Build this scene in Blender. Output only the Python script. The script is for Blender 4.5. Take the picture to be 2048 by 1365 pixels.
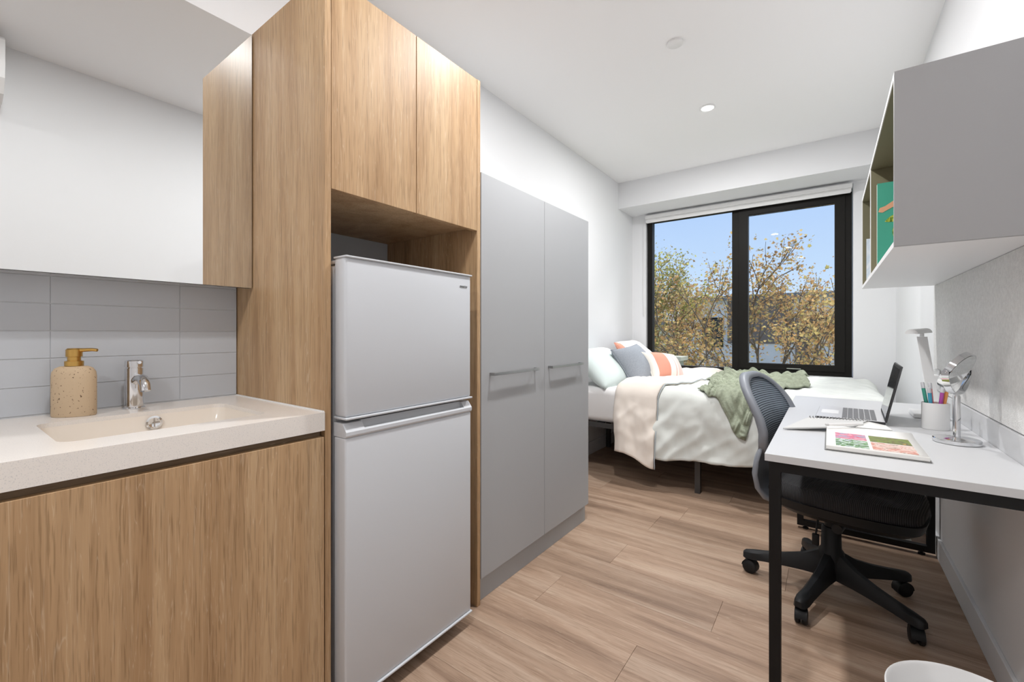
import bpy, bmesh, math, random
from mathutils import Vector, Matrix, noise
random.seed(7)
PI = math.pi
S = bpy.context.scene
for o in list(bpy.data.objects): bpy.data.objects.remove(o)

# ------------------------------------------------------------------ camera, sky, sun, exposure
EYE = 1.1
cam_d = bpy.data.cameras.new('camera'); cam = bpy.data.objects.new('camera', cam_d)
S.collection.objects.link(cam); S.camera = cam
cam.location = (0, 0, EYE); cam.rotation_euler = (PI/2, 0, math.radians(36.14))
cam_d.sensor_width = 36; cam_d.lens = 867/2048*36; cam_d.shift_y = -15.5/2048; cam_d.clip_start = .02

SKY_STRENGTH = .86
SUN_STRENGTH = 5.0
LAMP_W = 20.0
S.view_settings.view_transform = 'Standard'; S.view_settings.look = 'None'
S.view_settings.gamma = 1; S.view_settings.use_curve_mapping = False; S.view_settings.exposure = 0.28

w = bpy.data.worlds.new('sky'); S.world = w; w.use_nodes = True
nt = w.node_tree; nt.nodes.clear()
N = nt.nodes.new; L = nt.links.new
tc = N('ShaderNodeTexCoord'); sep = N('ShaderNodeSeparateXYZ'); L(tc.outputs['Generated'], sep.inputs[0])
rmp = N('ShaderNodeValToRGB'); L(sep.outputs['Z'], rmp.inputs[0])
e = rmp.color_ramp.elements
e[0].position = 0.0; e[0].color = (.70, .83, 1.0, 1)
e[1].position = 1.0; e[1].color = (.24, .42, .90, 1)
k = e.new(.12); k.color = (.57, .74, 1.0, 1)
k = e.new(.35); k.color = (.41, .59, .98, 1)
mp = N('ShaderNodeMapping'); mp.inputs['Scale'].default_value = (2.2, 2.2, 5); L(tc.outputs['Generated'], mp.inputs[0])
nz = N('ShaderNodeTexNoise'); nz.inputs['Scale'].default_value = 2.3; nz.inputs['Detail'].default_value = 7; L(mp.outputs[0], nz.inputs['Vector'])
cr = N('ShaderNodeValToRGB'); cr.color_ramp.elements[0].position = .60; cr.color_ramp.elements[1].position = .78; L(nz.outputs[0], cr.inputs[0])
mx = N('ShaderNodeMix'); mx.data_type = 'RGBA'; L(cr.outputs[0], mx.inputs[0]); L(rmp.outputs[0], mx.inputs[6]); mx.inputs[7].default_value = (.95, .97, 1, 1)
bg = N('ShaderNodeBackground'); bg.inputs[1].default_value = SKY_STRENGTH; L(mx.outputs[2], bg.inputs[0])
wo = N('ShaderNodeOutputWorld'); L(bg.outputs[0], wo.inputs[0])

sd = bpy.data.lights.new('sun', 'SUN'); sd.energy = SUN_STRENGTH; sd.angle = math.radians(24); sd.color = (1, .98, .95)
so = bpy.data.objects.new('sun', sd); S.collection.objects.link(so)
so.rotation_euler = Vector((-.22, -.66, -.72)).to_track_quat('-Z', 'Y').to_euler()   # hazy sun in front of the window

# ------------------------------------------------------------------ materials
def lin(c):
    return tuple(((x/255)/12.92 if x/255 <= .04045 else ((x/255+.055)/1.055)**2.4) for x in c)
MATS = {}
def mat(name, col, rough=.5, metal=0, bump=0, bscale=60, spec=.5, emis=None, trans=0, coat=0, var=0, vscale=4):
    m = bpy.data.materials.new(name); m.use_nodes = True; t = m.node_tree; b = t.nodes['Principled BSDF']
    c = lin(col) + (1,)
    b.inputs['Base Color'].default_value = c; b.inputs['Roughness'].default_value = rough; b.inputs['Metallic'].default_value = metal
    b.inputs['Specular IOR Level'].default_value = spec; b.inputs['Transmission Weight'].default_value = trans
    b.inputs['Coat Weight'].default_value = coat
    tc = t.nodes.new('ShaderNodeTexCoord')
    n = t.nodes.new('ShaderNodeTexNoise'); n.inputs['Scale'].default_value = vscale; n.inputs['Detail'].default_value = 4
    t.links.new(tc.outputs['Object'], n.inputs['Vector'])
    if var:
        r = t.nodes.new('ShaderNodeValToRGB'); t.links.new(n.outputs[0], r.inputs[0])
        r.color_ramp.elements[0].position = .3; r.color_ramp.elements[1].position = .7
        r.color_ramp.elements[0].color = tuple(x*(1-var) for x in c[:3]) + (1,)
        r.color_ramp.elements[1].color = tuple(min(1, x*(1+var)) for x in c[:3]) + (1,)
        t.links.new(r.outputs[0], b.inputs['Base Color'])
    if bump:
        n2 = t.nodes.new('ShaderNodeTexNoise'); n2.inputs['Scale'].default_value = bscale; n2.inputs['Detail'].default_value = 3
        t.links.new(tc.outputs['Object'], n2.inputs['Vector'])
        bp = t.nodes.new('ShaderNodeBump'); bp.inputs['Strength'].default_value = bump; bp.inputs['Distance'].default_value = .004
        t.links.new(n2.outputs[0], bp.inputs['Height']); t.links.new(bp.outputs[0], b.inputs['Normal'])
    if emis:
        b.inputs['Emission Color'].default_value = lin(emis[0]) + (1,); b.inputs['Emission Strength'].default_value = emis[1]
    MATS[name] = m; return m

def wood(name, cols, axis, rough=.45, tint=.0, pore=.5, lime=.25, fine=1.0):
    """oak: broad tone bands, limed cathedral lines and short dark pores, all stretched along the given axis"""
    m = bpy.data.materials.new(name); m.use_nodes = True; t = m.node_tree; b = t.nodes['Principled BSDF']; Nn = t.nodes.new; Ln = t.links.new
    b.inputs['Roughness'].default_value = rough; b.inputs['Specular IOR Level'].default_value = .3
    tc = Nn('ShaderNodeTexCoord'); oi = Nn('ShaderNodeObjectInfo'); cb = Nn('ShaderNodeCombineXYZ')
    for i in range(3): Ln(oi.outputs['Random'], cb.inputs[i])
    vm = Nn('ShaderNodeVectorMath'); vm.operation = 'MULTIPLY_ADD'; Ln(cb.outputs[0], vm.inputs[0]); vm.inputs[1].default_value = (37, 53, 41); Ln(tc.outputs['Object'], vm.inputs[2])
    def noise_(ac, al, detail, dist, ramp):
        mp = Nn('ShaderNodeMapping'); sc = [ac*fine]*3; sc[axis] = al; mp.inputs['Scale'].default_value = sc; Ln(vm.outputs[0], mp.inputs[0])
        n = Nn('ShaderNodeTexNoise'); n.inputs['Scale'].default_value = 1; n.inputs['Detail'].default_value = detail; n.inputs['Distortion'].default_value = dist; Ln(mp.outputs[0], n.inputs['Vector'])
        r = Nn('ShaderNodeValToRGB'); Ln(n.outputs[0], r.inputs[0]); el = r.color_ramp.elements
        el[0].position, el[0].color = ramp[0][0], tuple(ramp[0][1])+(1,); el[1].position, el[1].color = ramp[-1][0], tuple(ramp[-1][1])+(1,)
        for q in ramp[1:-1]: k = el.new(q[0]); k.color = tuple(q[1])+(1,)
        return r.outputs[0], n.outputs[0]
    tone, _ = noise_(11, .8, 6, .8, [(.30, lin(cols[0])), (.5, lin(cols[1])), (.70, lin(cols[2]))])
    mid, _ = noise_(60, 2.2, 4, 1.2, [(.32, (.82, .80, .78)), (.55, (1, 1, 1)), (.75, (1.06, 1.06, 1.06))])
    por, ph = noise_(330, 11, 2, .0, [(.34, (1-pore*.62, 1-pore*.66, 1-pore*.72)), (.46, (1, 1, 1))])
    lm_, _ = noise_(34, 1.3, 2, 3.2, [(.485, (0, 0, 0)), (.50, (1, 1, 1)), (.515, (0, 0, 0))])
    def mix(mode, fac, a, b_):
        x = Nn('ShaderNodeMix'); x.data_type = 'RGBA'; x.blend_type = mode
        if isinstance(fac, float): x.inputs[0].default_value = fac
        else: Ln(fac, x.inputs[0])
        Ln(a, x.inputs[6])
        if isinstance(b_, tuple): x.inputs[7].default_value = b_
        else: Ln(b_, x.inputs[7])
        return x.outputs[2]
    o1 = mix('MULTIPLY', .7, tone, mid); o2 = mix('MULTIPLY', .9, o1, por)
    ma = Nn('ShaderNodeMath'); ma.operation = 'MULTIPLY'; Ln(lm_, ma.inputs[0]); ma.inputs[1].default_value = lime
    out = mix('MIX', ma.outputs[0], o2, lin((226, 208, 184))+(1,))
    if tint:
        mr = Nn('ShaderNodeMapRange'); Ln(oi.outputs['Random'], mr.inputs[0]); mr.inputs[3].default_value = 1-tint; mr.inputs[4].default_value = 1+tint*.6
        m2 = Nn('ShaderNodeVectorMath'); m2.operation = 'SCALE'; Ln(out, m2.inputs[0]); Ln(mr.outputs[0], m2.inputs['Scale']); out = m2.outputs[0]
    Ln(out, b.inputs['Base Color'])
    bp = Nn('ShaderNodeBump'); bp.inputs['Strength'].default_value = .10; bp.inputs['Distance'].default_value = .0015; Ln(ph, bp.inputs['Height']); Ln(bp.outputs[0], b.inputs['Normal'])
    MATS[name] = m; return m

def speckle(name, base, spots, rough=.35, scale=160, lo=.30, hi=.36, bump=0):
    m = mat(name, base, rough); t = m.node_tree; b = t.nodes['Principled BSDF']
    tc = t.nodes.new('ShaderNodeTexCoord'); v = t.nodes.new('ShaderNodeTexNoise'); v.inputs['Scale'].default_value = scale; v.inputs['Detail'].default_value = 2
    t.links.new(tc.outputs['Object'], v.inputs['Vector'])
    r = t.nodes.new('ShaderNodeValToRGB'); t.links.new(v.outputs[0], r.inputs[0])
    r.color_ramp.elements[0].position = lo; r.color_ramp.elements[0].color = lin(spots) + (1,)
    r.color_ramp.elements[1].position = hi; r.color_ramp.elements[1].color = lin(base) + (1,)
    t.links.new(r.outputs[0], b.inputs['Base Color'])
    return m

def stripes(name, bands, axis=0, rough=.9):
    """bands: list of (position 0..1, colour) constant ramp along an object axis given by Generated coordinates"""
    m = mat(name, (255, 255, 255), rough, spec=.1); t = m.node_tree; b = t.nodes['Principled BSDF']
    tc = t.nodes.new('ShaderNodeTexCoord'); sp = t.nodes.new('ShaderNodeSeparateXYZ'); t.links.new(tc.outputs['Generated'], sp.inputs[0])
    r = t.nodes.new('ShaderNodeValToRGB'); r.color_ramp.interpolation = 'CONSTANT'; t.links.new(sp.outputs[axis], r.inputs[0])
    el = r.color_ramp.elements; el[0].position = bands[0][0]; el[0].color = lin(bands[0][1]) + (1,); el[1].position = bands[1][0]; el[1].color = lin(bands[1][1]) + (1,)
    for p, c in bands[2:]:
        q = el.new(p); q.color = lin(c) + (1,)
    t.links.new(r.outputs[0], b.inputs['Base Color'])
    n2 = t.nodes.new('ShaderNodeTexNoise'); n2.inputs['Scale'].default_value = 250; t.links.new(tc.outputs['Object'], n2.inputs['Vector'])
    bp = t.nodes.new('ShaderNodeBump'); bp.inputs['Strength'].default_value = .2; bp.inputs['Distance'].default_value = .003; t.links.new(n2.outputs[0], bp.inputs['Height']); t.links.new(bp.outputs[0], b.inputs['Normal'])
    return m

def ribbed(name, c1, c2, scale, axis='Z', rough=.6):
    m = mat(name, c1, rough, spec=.3); t = m.node_tree; b = t.nodes['Principled BSDF']
    tc = t.nodes.new('ShaderNodeTexCoord'); wv = t.nodes.new('ShaderNodeTexWave'); wv.bands_direction = axis; wv.inputs['Scale'].default_value = scale
    t.links.new(tc.outputs['Object'], wv.inputs['Vector'])
    r = t.nodes.new('ShaderNodeValToRGB'); r.color_ramp.elements[0].color = lin(c1) + (1,); r.color_ramp.elements[1].color = lin(c2) + (1,); t.links.new(wv.outputs[0], r.inputs[0]); t.links.new(r.outputs[0], b.inputs['Base Color'])
    bp = t.nodes.new('ShaderNodeBump'); bp.inputs['Strength'].default_value = .5; bp.inputs['Distance'].default_value = .003; t.links.new(wv.outputs[0], bp.inputs['Height']); t.links.new(bp.outputs[0], b.inputs['Normal'])
    return m

def picture(name, cols, scale=14, dist=2.0):
    m = mat(name, cols[0], .35); t = m.node_tree; b = t.nodes['Principled BSDF']
    tc = t.nodes.new('ShaderNodeTexCoord'); n = t.nodes.new('ShaderNodeTexNoise'); n.inputs['Scale'].default_value = scale; n.inputs['Detail'].default_value = 5; n.inputs['Distortion'].default_value = dist
    t.links.new(tc.outputs['Object'], n.inputs['Vector'])
    r = t.nodes.new('ShaderNodeValToRGB'); el = r.color_ramp.elements
    t.links.new(n.outputs[0], r.inputs[0])
    ps = [.3 + .4*i/(len(cols)-1) for i in range(len(cols))]
    el[0].position = ps[0]; el[0].color = lin(cols[0]) + (1,); el[1].position = ps[-1]; el[1].color = lin(cols[-1]) + (1,)
    for p, c in zip(ps[1:-1], cols[1:-1]):
        q = el.new(p); q.color = lin(c) + (1,)
    t.links.new(r.outputs[0], b.inputs['Base Color'])
    return m

OAK = ((168, 134, 98), (186, 153, 116), (198, 168, 132))
wood('oak', OAK, 2)
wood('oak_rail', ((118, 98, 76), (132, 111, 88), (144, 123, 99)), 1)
wood('plank', ((140, 115, 97), (173, 146, 125), (189, 165, 145)), 0, rough=.42, tint=.10, pore=.40, lime=.2, fine=.9)
mat('wall_paint', (233, 234, 236), .85, bump=.03, bscale=250, spec=.2)
mat('ceiling_paint', (247, 247, 248), .9, spec=.1)
mat('skirting', (226, 227, 229), .5)
mat('grey_panel', (173, 175, 178), .55, spec=.3)
mat('grey_kick', (172, 176, 180), .5)
mat('fridge_white', (203, 206, 211), .30, spec=.5)
mat('fridge_gap', (70, 70, 72), .7)
mat('tile', (190, 194, 200), .16, spec=.3)
mat('grout', (212, 214, 217), .8)
speckle('stone', (234, 228, 222), (214, 210, 207), .28, 520, .33, .42)
mat('basin', (232, 222, 210), .18)
mat('mirror', (236, 238, 238), .0, metal=1)
mat('chrome', (225, 226, 228), .08, metal=1)
mat('steel', (170, 170, 170), .28, metal=1)
mat('brass', (205, 165, 95), .28, metal=1)
speckle('soap_stone', (200, 176, 146), (95, 72, 52), .75, 210, .30, .345)
mat('black_metal', (20, 20, 21), .45, spec=.25)
mat('bed_metal', (62, 60, 59), .45)
mat('window_frame', (20, 18, 15), .5, spec=.2)
mat('gasket', (12, 12, 12), .6)
mat('sheet', (240, 238, 237), .9, spec=.1, bump=.15, bscale=14)
mat('duvet_mint', (224, 227, 223), .95, spec=.05, bump=.25, bscale=9)
mat('duvet_cream', (243, 233, 223), .95, spec=.05, bump=.2, bscale=9)
mat('duvet_trim', (176, 184, 190), .9)
mat('pillow_mint', (216, 227, 225), .95, spec=.05, bump=.3, bscale=10)
mat('pillow_white', (238, 232, 231), .95, spec=.05, bump=.3, bscale=10)
mat('cushion_grey', (148, 153, 161), .95, spec=.05, bump=.25, bscale=180, var=.10, vscale=120)
mat('throw_green', (158, 165, 146), 1.0, spec=.02, bump=.7, bscale=140, var=.12, vscale=60)
CORAL = (222, 158, 138)
stripes('cushion_coral', [(0, (236, 232, 224)), (.14, CORAL), (.46, (240, 236, 232)), (.62, (222, 188, 180)), (.65, (240, 236, 232)), (.70, (233, 206, 200)), (.86, (240, 236, 232))], 0)
stripes('cushion_pink', [(0, CORAL), (.16, (240, 232, 230)), (.40, (236, 222, 222)), (.62, (240, 234, 232)), (.80, (238, 224, 224))], 0)
mat('desk_white', (206, 207, 209), .38)
mat('shelf_white', (240, 240, 241), .45)
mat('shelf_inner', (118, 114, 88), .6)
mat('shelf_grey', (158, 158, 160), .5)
mat('pinboard', (224, 224, 223), .95, spec=.05, bump=.6, bscale=220, var=.07, vscale=90)
mat('plastic_white', (236, 236, 236), .35)
mat('plastic_black', (26, 27, 29), .5, spec=.3)
mat('chair_frame', (138, 143, 152), .45)
ribbed('chair_mesh', (62, 70, 80), (140, 152, 166), 36, 'Z')
ribbed('seat_mesh', (20, 20, 21), (62, 62, 64), 60, 'X', .8)
mat('laptop_silver', (214, 214, 216), .3, metal=.1)
mat('laptop_dark', (48, 48, 50), .4)
mat('laptop_key', (120, 120, 122), .5)
mat('screen', (64, 65, 68), .06, spec=.6)
mat('paper', (240, 239, 236), .7)
mat('paper_grey', (205, 205, 204), .6)
mat('book_dark', (120, 120, 118), .5)
mat('book_green', (62, 158, 134), .5)
mat('skin_tone', (214, 160, 125), .6)
picture('leaf_print', [(60, 90, 30), (120, 150, 40), (196, 200, 90), (90, 120, 40)], 40)
picture('photo_pink', [(70, 80, 110), (180, 180, 205), (226, 80, 120), (240, 190, 200), (60, 60, 60)], 18)
picture('photo_leaf', [(120, 150, 140), (226, 232, 234), (110, 165, 90), (70, 100, 60), (210, 215, 225)], 30)
picture('photo_grass', [(50, 60, 30), (130, 150, 40), (90, 80, 40), (200, 160, 70)], 22)
picture('photo_coral', [(230, 170, 150), (205, 130, 110), (240, 215, 205), (150, 120, 90)], 30)
picture('magazine_print', [(225, 230, 236), (200, 215, 228), (235, 238, 240)], 8)
mat('lamp_glow', (255, 255, 250), .5, emis=((255, 254, 250), 5))
mat('blind_white', (234, 234, 234), .6)
for nm, c in (('marker_green', (70, 160, 140)), ('marker_blue', (70, 160, 190)), ('marker_pink', (236, 140, 140)), ('marker_purple', (180, 80, 165)), ('marker_orange', (236, 160, 90))): mat(nm, c, .4)
mat('marker_cap', (228, 228, 232), .3, trans=.3)
mat('bark', (112, 98, 82), .9, var=.25, vscale=9)
def leaf_mat(name, cols):
    m = mat(name, cols[0], .6, spec=.2); t = m.node_tree; b = t.nodes['Principled BSDF']
    g = t.nodes.new('ShaderNodeNewGeometry'); r = t.nodes.new('ShaderNodeValToRGB'); t.links.new(g.outputs['Random Per Island'], r.inputs[0])
    el = r.color_ramp.elements; el[0].position = 0; el[0].color = lin(cols[0]) + (1,); el[1].position = 1; el[1].color = lin(cols[-1]) + (1,)
    for i, c in enumerate(cols[1:-1]):
        q = el.new((i+1)/(len(cols)-1)); q.color = lin(c) + (1,)
    t.links.new(r.outputs[0], b.inputs['Base Color'])
    tl = t.nodes.new('ShaderNodeBsdfTranslucent'); t.links.new(r.outputs[0], tl.inputs[0]); mxs = t.nodes.new('ShaderNodeMixShader'); mxs.inputs[0].default_value = .5
    t.links.new(b.outputs[0], mxs.inputs[1]); t.links.new(tl.outputs[0], mxs.inputs[2]); t.links.new(mxs.outputs[0], t.nodes['Material Output'].inputs[0])
leaf_mat('leaf_olive', [(112, 114, 62), (170, 168, 92), (204, 200, 118), (160, 132, 86), (196, 182, 110), (150, 148, 84)])
leaf_mat('leaf_rust', [(140, 108, 72), (202, 160, 106), (178, 134, 86), (214, 186, 128), (176, 162, 94), (222, 180, 122)])
mat('ground_grass', (118, 128, 88), .95, var=.3, vscale=.6)
mat('render_wall', (238, 228, 222), .85, var=.05, vscale=1)
mat('dark_clad', (126, 110, 100), .7)
mat('roof_metal', (120, 124, 128), .5)
mat('cream_wall', (244, 232, 208), .85)
mat('concrete', (168, 164, 144), .8, var=.1, vscale=3)
def glass_mat():
    m = bpy.data.materials.new('pane_glass'); m.use_nodes = True; t = m.node_tree; t.nodes.clear()
    o = t.nodes.new('ShaderNodeOutputMaterial'); a = t.nodes.new('ShaderNodeBsdfTransparent'); g = t.nodes.new('ShaderNodeBsdfGlossy'); g.inputs['Roughness'].default_value = 0
    a.inputs[0].default_value = (.97, .985, .98, 1)
    f = t.nodes.new('ShaderNodeFresnel'); f.inputs[0].default_value = 1.25; x = t.nodes.new('ShaderNodeMixShader')
    t.links.new(f.outputs[0], x.inputs[0]); t.links.new(a.outputs[0], x.inputs[1]); t.links.new(g.outputs[0], x.inputs[2]); t.links.new(x.outputs[0], o.inputs[0])
    MATS['pane_glass'] = m
glass_mat()
mat('dark_glass', (50, 58, 66), .08, spec=.8)

# ------------------------------------------------------------------ mesh helpers (world coordinates; obj() moves the origin to the base)
def B(): return bmesh.new()
def box(bm, x0, x1, y0, y1, z0, z1, bev=0, seg=2):
    r = bmesh.ops.create_cube(bm, size=1); vs = r['verts']
    bmesh.ops.scale(bm, vec=(x1-x0, y1-y0, z1-z0), verts=vs); bmesh.ops.translate(bm, vec=((x0+x1)/2, (y0+y1)/2, (z0+z1)/2), verts=vs)
    if bev:
        es = list({e for v in vs for e in v.link_edges})
        bmesh.ops.bevel(bm, geom=es, offset=bev, segments=seg, affect='EDGES', profile=.5)
    return bm
def BX(*a, **k): return box(B(), *a, **k)
def lathe(bm, cx, cy, prof, n=32, sx=1, sy=1, cap=True):
    rings = []
    for r, z in prof:
        rings.append([bm.verts.new((cx+sx*r*math.cos(2*PI*i/n), cy+sy*r*math.sin(2*PI*i/n), z)) for i in range(n)])
    for a, b in zip(rings, rings[1:]):
        for i in range(n): bm.faces.new((a[i], a[(i+1) % n], b[(i+1) % n], b[i]))
    if cap:
        bm.faces.new(rings[0][::-1]); bm.faces.new(rings[-1])
    return bm
def tube(bm, pts, r, n=10, cap=True):
    pts = [Vector(p) for p in pts]; rs = r if isinstance(r, (list, tuple)) else [r]*len(pts); rings = []
    prev = None
    for i, p in enumerate(pts):
        d = (pts[min(i+1, len(pts)-1)]-pts[max(i-1, 0)]).normalized()
        if prev is None:
            a = d.orthogonal().normalized()
        else:
            a = (prev-d*prev.dot(d)).normalized()
        prev = a; b = d.cross(a)
        rings.append([bm.verts.new(p+rs[i]*(a*math.cos(2*PI*j/n)+b*math.sin(2*PI*j/n))) for j in range(n)])
    for a, b in zip(rings, rings[1:]):
        for j in range(n): bm.faces.new((a[j], a[(j+1) % n], b[(j+1) % n], b[j]))
    if cap: bm.faces.new(rings[0][::-1]); bm.faces.new(rings[-1])
    return bm
def loft(bm, secs, closed=True):
    rings = [[bm.verts.new(p) for p in s] for s in secs]; n = len(rings[0])
    for a, b in zip(rings, rings[1:]):
        for j in range(n): bm.faces.new((a[j], a[(j+1) % n], b[(j+1) % n], b[j]))
    if closed: bm.faces.new(rings[0][::-1]); bm.faces.new(rings[-1])
    return bm
def grid(bm, nu, nv, f):
    vs = [[bm.verts.new(f(i/nu, j/nv)) for j in range(nv+1)] for i in range(nu+1)]
    for i in range(nu):
        for j in range(nv): bm.faces.new((vs[i][j], vs[i+1][j], vs[i+1][j+1], vs[i][j+1]))
    return bm
def prism(bm, poly, axis, a0, a1):
    """poly of 2-D points extruded along axis 0/1/2"""
    def P(p, a): q = list(p); q.insert(axis, a); return q
    A = [bm.verts.new(P(p, a0)) for p in poly]; Bv = [bm.verts.new(P(p, a1)) for p in poly]; n = len(poly)
    for i in range(n): bm.faces.new((A[i], A[(i+1) % n], Bv[(i+1) % n], Bv[i]))
    bm.faces.new(A[::-1]); bm.faces.new(Bv); return bm
def xform(bm, M): bmesh.ops.transform(bm, matrix=M, verts=bm.verts); return bm

ORIG = {}
def obj(name, bm, m, parent=None, smooth=False, local=False, mods=None):
    bmesh.ops.recalc_face_normals(bm, faces=bm.faces)
    if parent is None:
        xs = [v.co.x for v in bm.verts]; ys = [v.co.y for v in bm.verts]; zs = [v.co.z for v in bm.verts]
        org = Vector(((min(xs)+max(xs))/2, (min(ys)+max(ys))/2, min(zs)))
    else: org = Vector((0, 0, 0)) if local else ORIG[parent.name]
    bmesh.ops.translate(bm, vec=-org, verts=bm.verts)
    me = bpy.data.meshes.new(name); bm.to_mesh(me); bm.free()
    if smooth:
        me.polygons.foreach_set('use_smooth', [True]*len(me.polygons))
        if smooth != 'all': me.set_sharp_from_angle(angle=math.radians(38))
    me.materials.append(MATS[m])
    o = bpy.data.objects.new(name, me); S.collection.objects.link(o); ORIG[o.name] = org.copy()
    if parent is None: o.location = org
    else: o.parent = parent
    return o
def thing(name, label, cat, loc, rotz=0, group=None):
    o = bpy.data.objects.new(name, None); S.collection.objects.link(o); o.empty_display_size = .05
    o.location = loc; o.rotation_euler = (0, 0, rotz); o['label'] = label; o['category'] = cat; ORIG[o.name] = Vector(loc)
    if group: o['group'] = group
    return o
def tag(o, label, cat, group=None):
    o['label'] = label; o['category'] = cat
    if group: o['group'] = group
    return o
def struct(name, bm, m, label=None, **k):
    o = obj(name, bm, m, **k); o['kind'] = 'structure'
    if label: o['label'] = label
    return o
def part_label(o, l): o['label'] = l; return o

# ------------------------------------------------------------------ room shell
XL, XR, YW, YB, ZC = -1.758, .440, 4.672, -2.0, 2.654
WX0, WX1, WZ0, WZ1 = -1.606, .168, .722, 2.372       # window opening
fl = struct('floor', BX(XL-.15, XR+.15, YB-.15, YW+.15, -.14, -.012), 'grout', 'oak plank floor of the room')
pw, pl = .228, 1.32; row = 0; y = YW - .001
joints = {}
shared = {}
while y > YB:
    y0 = max(YB, y-(.214 if row == 0 else pw)); off = {9: -.815, 10: -.15, 11: -.845, 12: -.350, 13: -.975, 14: -.545, 15: -.05}.get(row, -1.2+((row*.53) % 1.25))
    cuts = sorted({XL, XR} | {off+k*pl for k in range(-3, 4) if XL+.08 < off+k*pl < XR-.08})
    for a, b in zip(cuts, cuts[1:]):
        obj('plank', BX(a+.0004, b-.0004, y0+.0004, y-.0004, -.012, random.uniform(-.0003, 0), bev=.0006, seg=1), 'plank', fl)
    y = y0; row += 1
struct('wall_left', BX(XL-.15, XL, YB-.15, YW+.25, -.14, ZC+.2), 'wall_paint', 'white painted wall behind the bed head')
struct('wall_right', BX(XR, XR+.15, YB-.15, YW+.25, -.14, ZC+.2), 'wall_paint', 'white painted wall beside the desk')
struct('wall_back', BX(XL, XR, YB-.15, YB, -.14, ZC+.2), 'wall_paint', 'white painted wall opposite the window')
bm = B(); t = .25
box(bm, XL, WX0, YW, YW+t, -.14, ZC+.2); box(bm, WX1, XR, YW, YW+t, -.14, ZC+.2)
box(bm, WX0, WX1, YW, YW+t, -.14, WZ0); box(bm, WX0, WX1, YW, YW+t, WZ1, ZC+.2)
struct('wall_window', bm, 'wall_paint', 'white painted wall around the window')
struct('ceiling', BX(XL, XR, YB, YW, ZC, ZC+.2), 'ceiling_paint', 'white ceiling')
struct('trim_1', BX(XL, XR, 4.278, YW, 2.389, ZC), 'wall_paint', 'boxed bulkhead above the window')
struct('baseboard_left', BX(XL, XL+.012, 2.34, YW, 0, .11, bev=.002), 'skirting', 'pale skirting under the bed head')
struct('baseboard_right', BX(XR-.012, XR, YB, YW, 0, .10, bev=.002), 'skirting', 'pale skirting under the desk')

# window
win = bpy.data.objects.new('window_1', None); S.collection.objects.link(win); win.location = ((WX0+WX1)/2, YW+.03, WZ0); win['kind'] = 'structure'; win['label'] = 'black framed window with a fixed pane and an opening sash'; ORIG['window_1'] = win.location.copy()
FY0, FY1 = YW+.022, YW+.10
x0, x1, z0, z1 = WX0+.012, WX1-.006, WZ0+.004, WZ1-.01
bm = B()
box(bm, x0, x0+.050, FY0, FY1, z0, z1); box(bm, x1-.048, x1, FY0, FY1, z0, z1)
box(bm, x0+.05, x1-.048, FY0, FY1, z0, z0+.036); box(bm, x0+.05, x1-.048, FY0, FY1, z1-.06, z1)
box(bm, -.762, -.705, FY0-.004, FY1, z0+.036, z1-.06)
obj('window_frame', bm, 'window_frame', win)
sx0, sx1, sz0, sz1 = -.703, .1135, z0+.038, z1-.062
bm = B()
box(bm, sx0, -.622, FY0-.012, FY1-.02, sz0, sz1); box(bm, .042, sx1, FY0-.012, FY1-.02, sz0, sz1)
box(bm, -.622, .042, FY0-.012, FY1-.02, sz0, .815); box(bm, -.622, .042, FY0-.012, FY1-.02, 2.232, sz1)
sash = obj('sash', bm, 'window_frame', win)
obj('gasket', box(box(B(), -.622, .042, FY0-.002, FY0+.004, .815, .820), -.622, .042, FY0-.002, FY0+.004, 2.227, 2.232), 'gasket', sash)
hb = BX(-.31, -.20, FY0-.028, FY0-.012, .775, .783, bev=.002); obj('handle', hb, 'chrome', sash)
obj('pane', BX(-.622, .042, FY0+.03, FY0+.036, .815, 2.232), 'pane_glass', win)
obj('pane', BX(x0+.05, -.762, FY0+.03, FY0+.036, z0+.036, z1-.06), 'pane_glass', win)

# roller blind
rb = thing('roller_blind', 'white roller blind rolled up above the window', 'blind', ((WX0+WX1)/2, 4.64, 2.29))
obj('headrail', BX(-1.60, .163, 4.612, 4.668, 2.328, 2.366, bev=.006), 'blind_white', rb)
bm = B(); tube(bm, [(-1.59, 4.64, 2.315), (.155, 4.64, 2.315)], .020, 16); obj('fabric_roll', bm, 'blind_white', rb, True)
obj('bottom_bar', BX(-1.588, .150, 4.622, 4.640, 2.285, 2.301, bev=.004), 'blind_white', rb)
bm = B(); tube(bm, [(-1.625, 4.655, 2.34), (-1.63, 4.655, 1.45), (-1.62, 4.655, 1.36)], .003, 6); tube(bm, [(-1.62, 4.655, 1.38), (-1.62, 4.655, 1.30)], .008, 8)
obj('chain', bm, 'blind_white', rb)

# ceiling fittings
def downlight(x, y, label, k=1.0):
    t = thing('downlight', label, 'downlight', (x, y, ZC-.012), group='recessed downlights along the ceiling')
    bm = B(); lathe(bm, x, y, [(.040, ZC-.002), (.050, ZC-.001), (.052, ZC-.006), (.046, ZC-.010), (.040, ZC-.008)], 32, cap=False); obj('trim_ring', bm, 'plastic_white', t, True)
    bm = B(); lathe(bm, x, y, [(.040, ZC-.002), (.040, ZC-.004)], 32); obj('diffuser', bm, 'lamp_glow', t)
    ld = bpy.data.lights.new('downlight_lamp', 'AREA'); ld.shape = 'DISK'; ld.size = .09; ld.energy = LAMP_W*k; ld.color = (1.0, .992, .985)
    lo = bpy.data.objects.new('downlight_lamp', ld); S.collection.objects.link(lo); lo.parent = t; lo.location = (0, 0, -.004)
downlight(-.672, 3.2, 'lit downlight in the ceiling nearest the window')
downlight(-.672, 1.62, 'lit downlight in the ceiling in front of the wardrobe')
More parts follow.
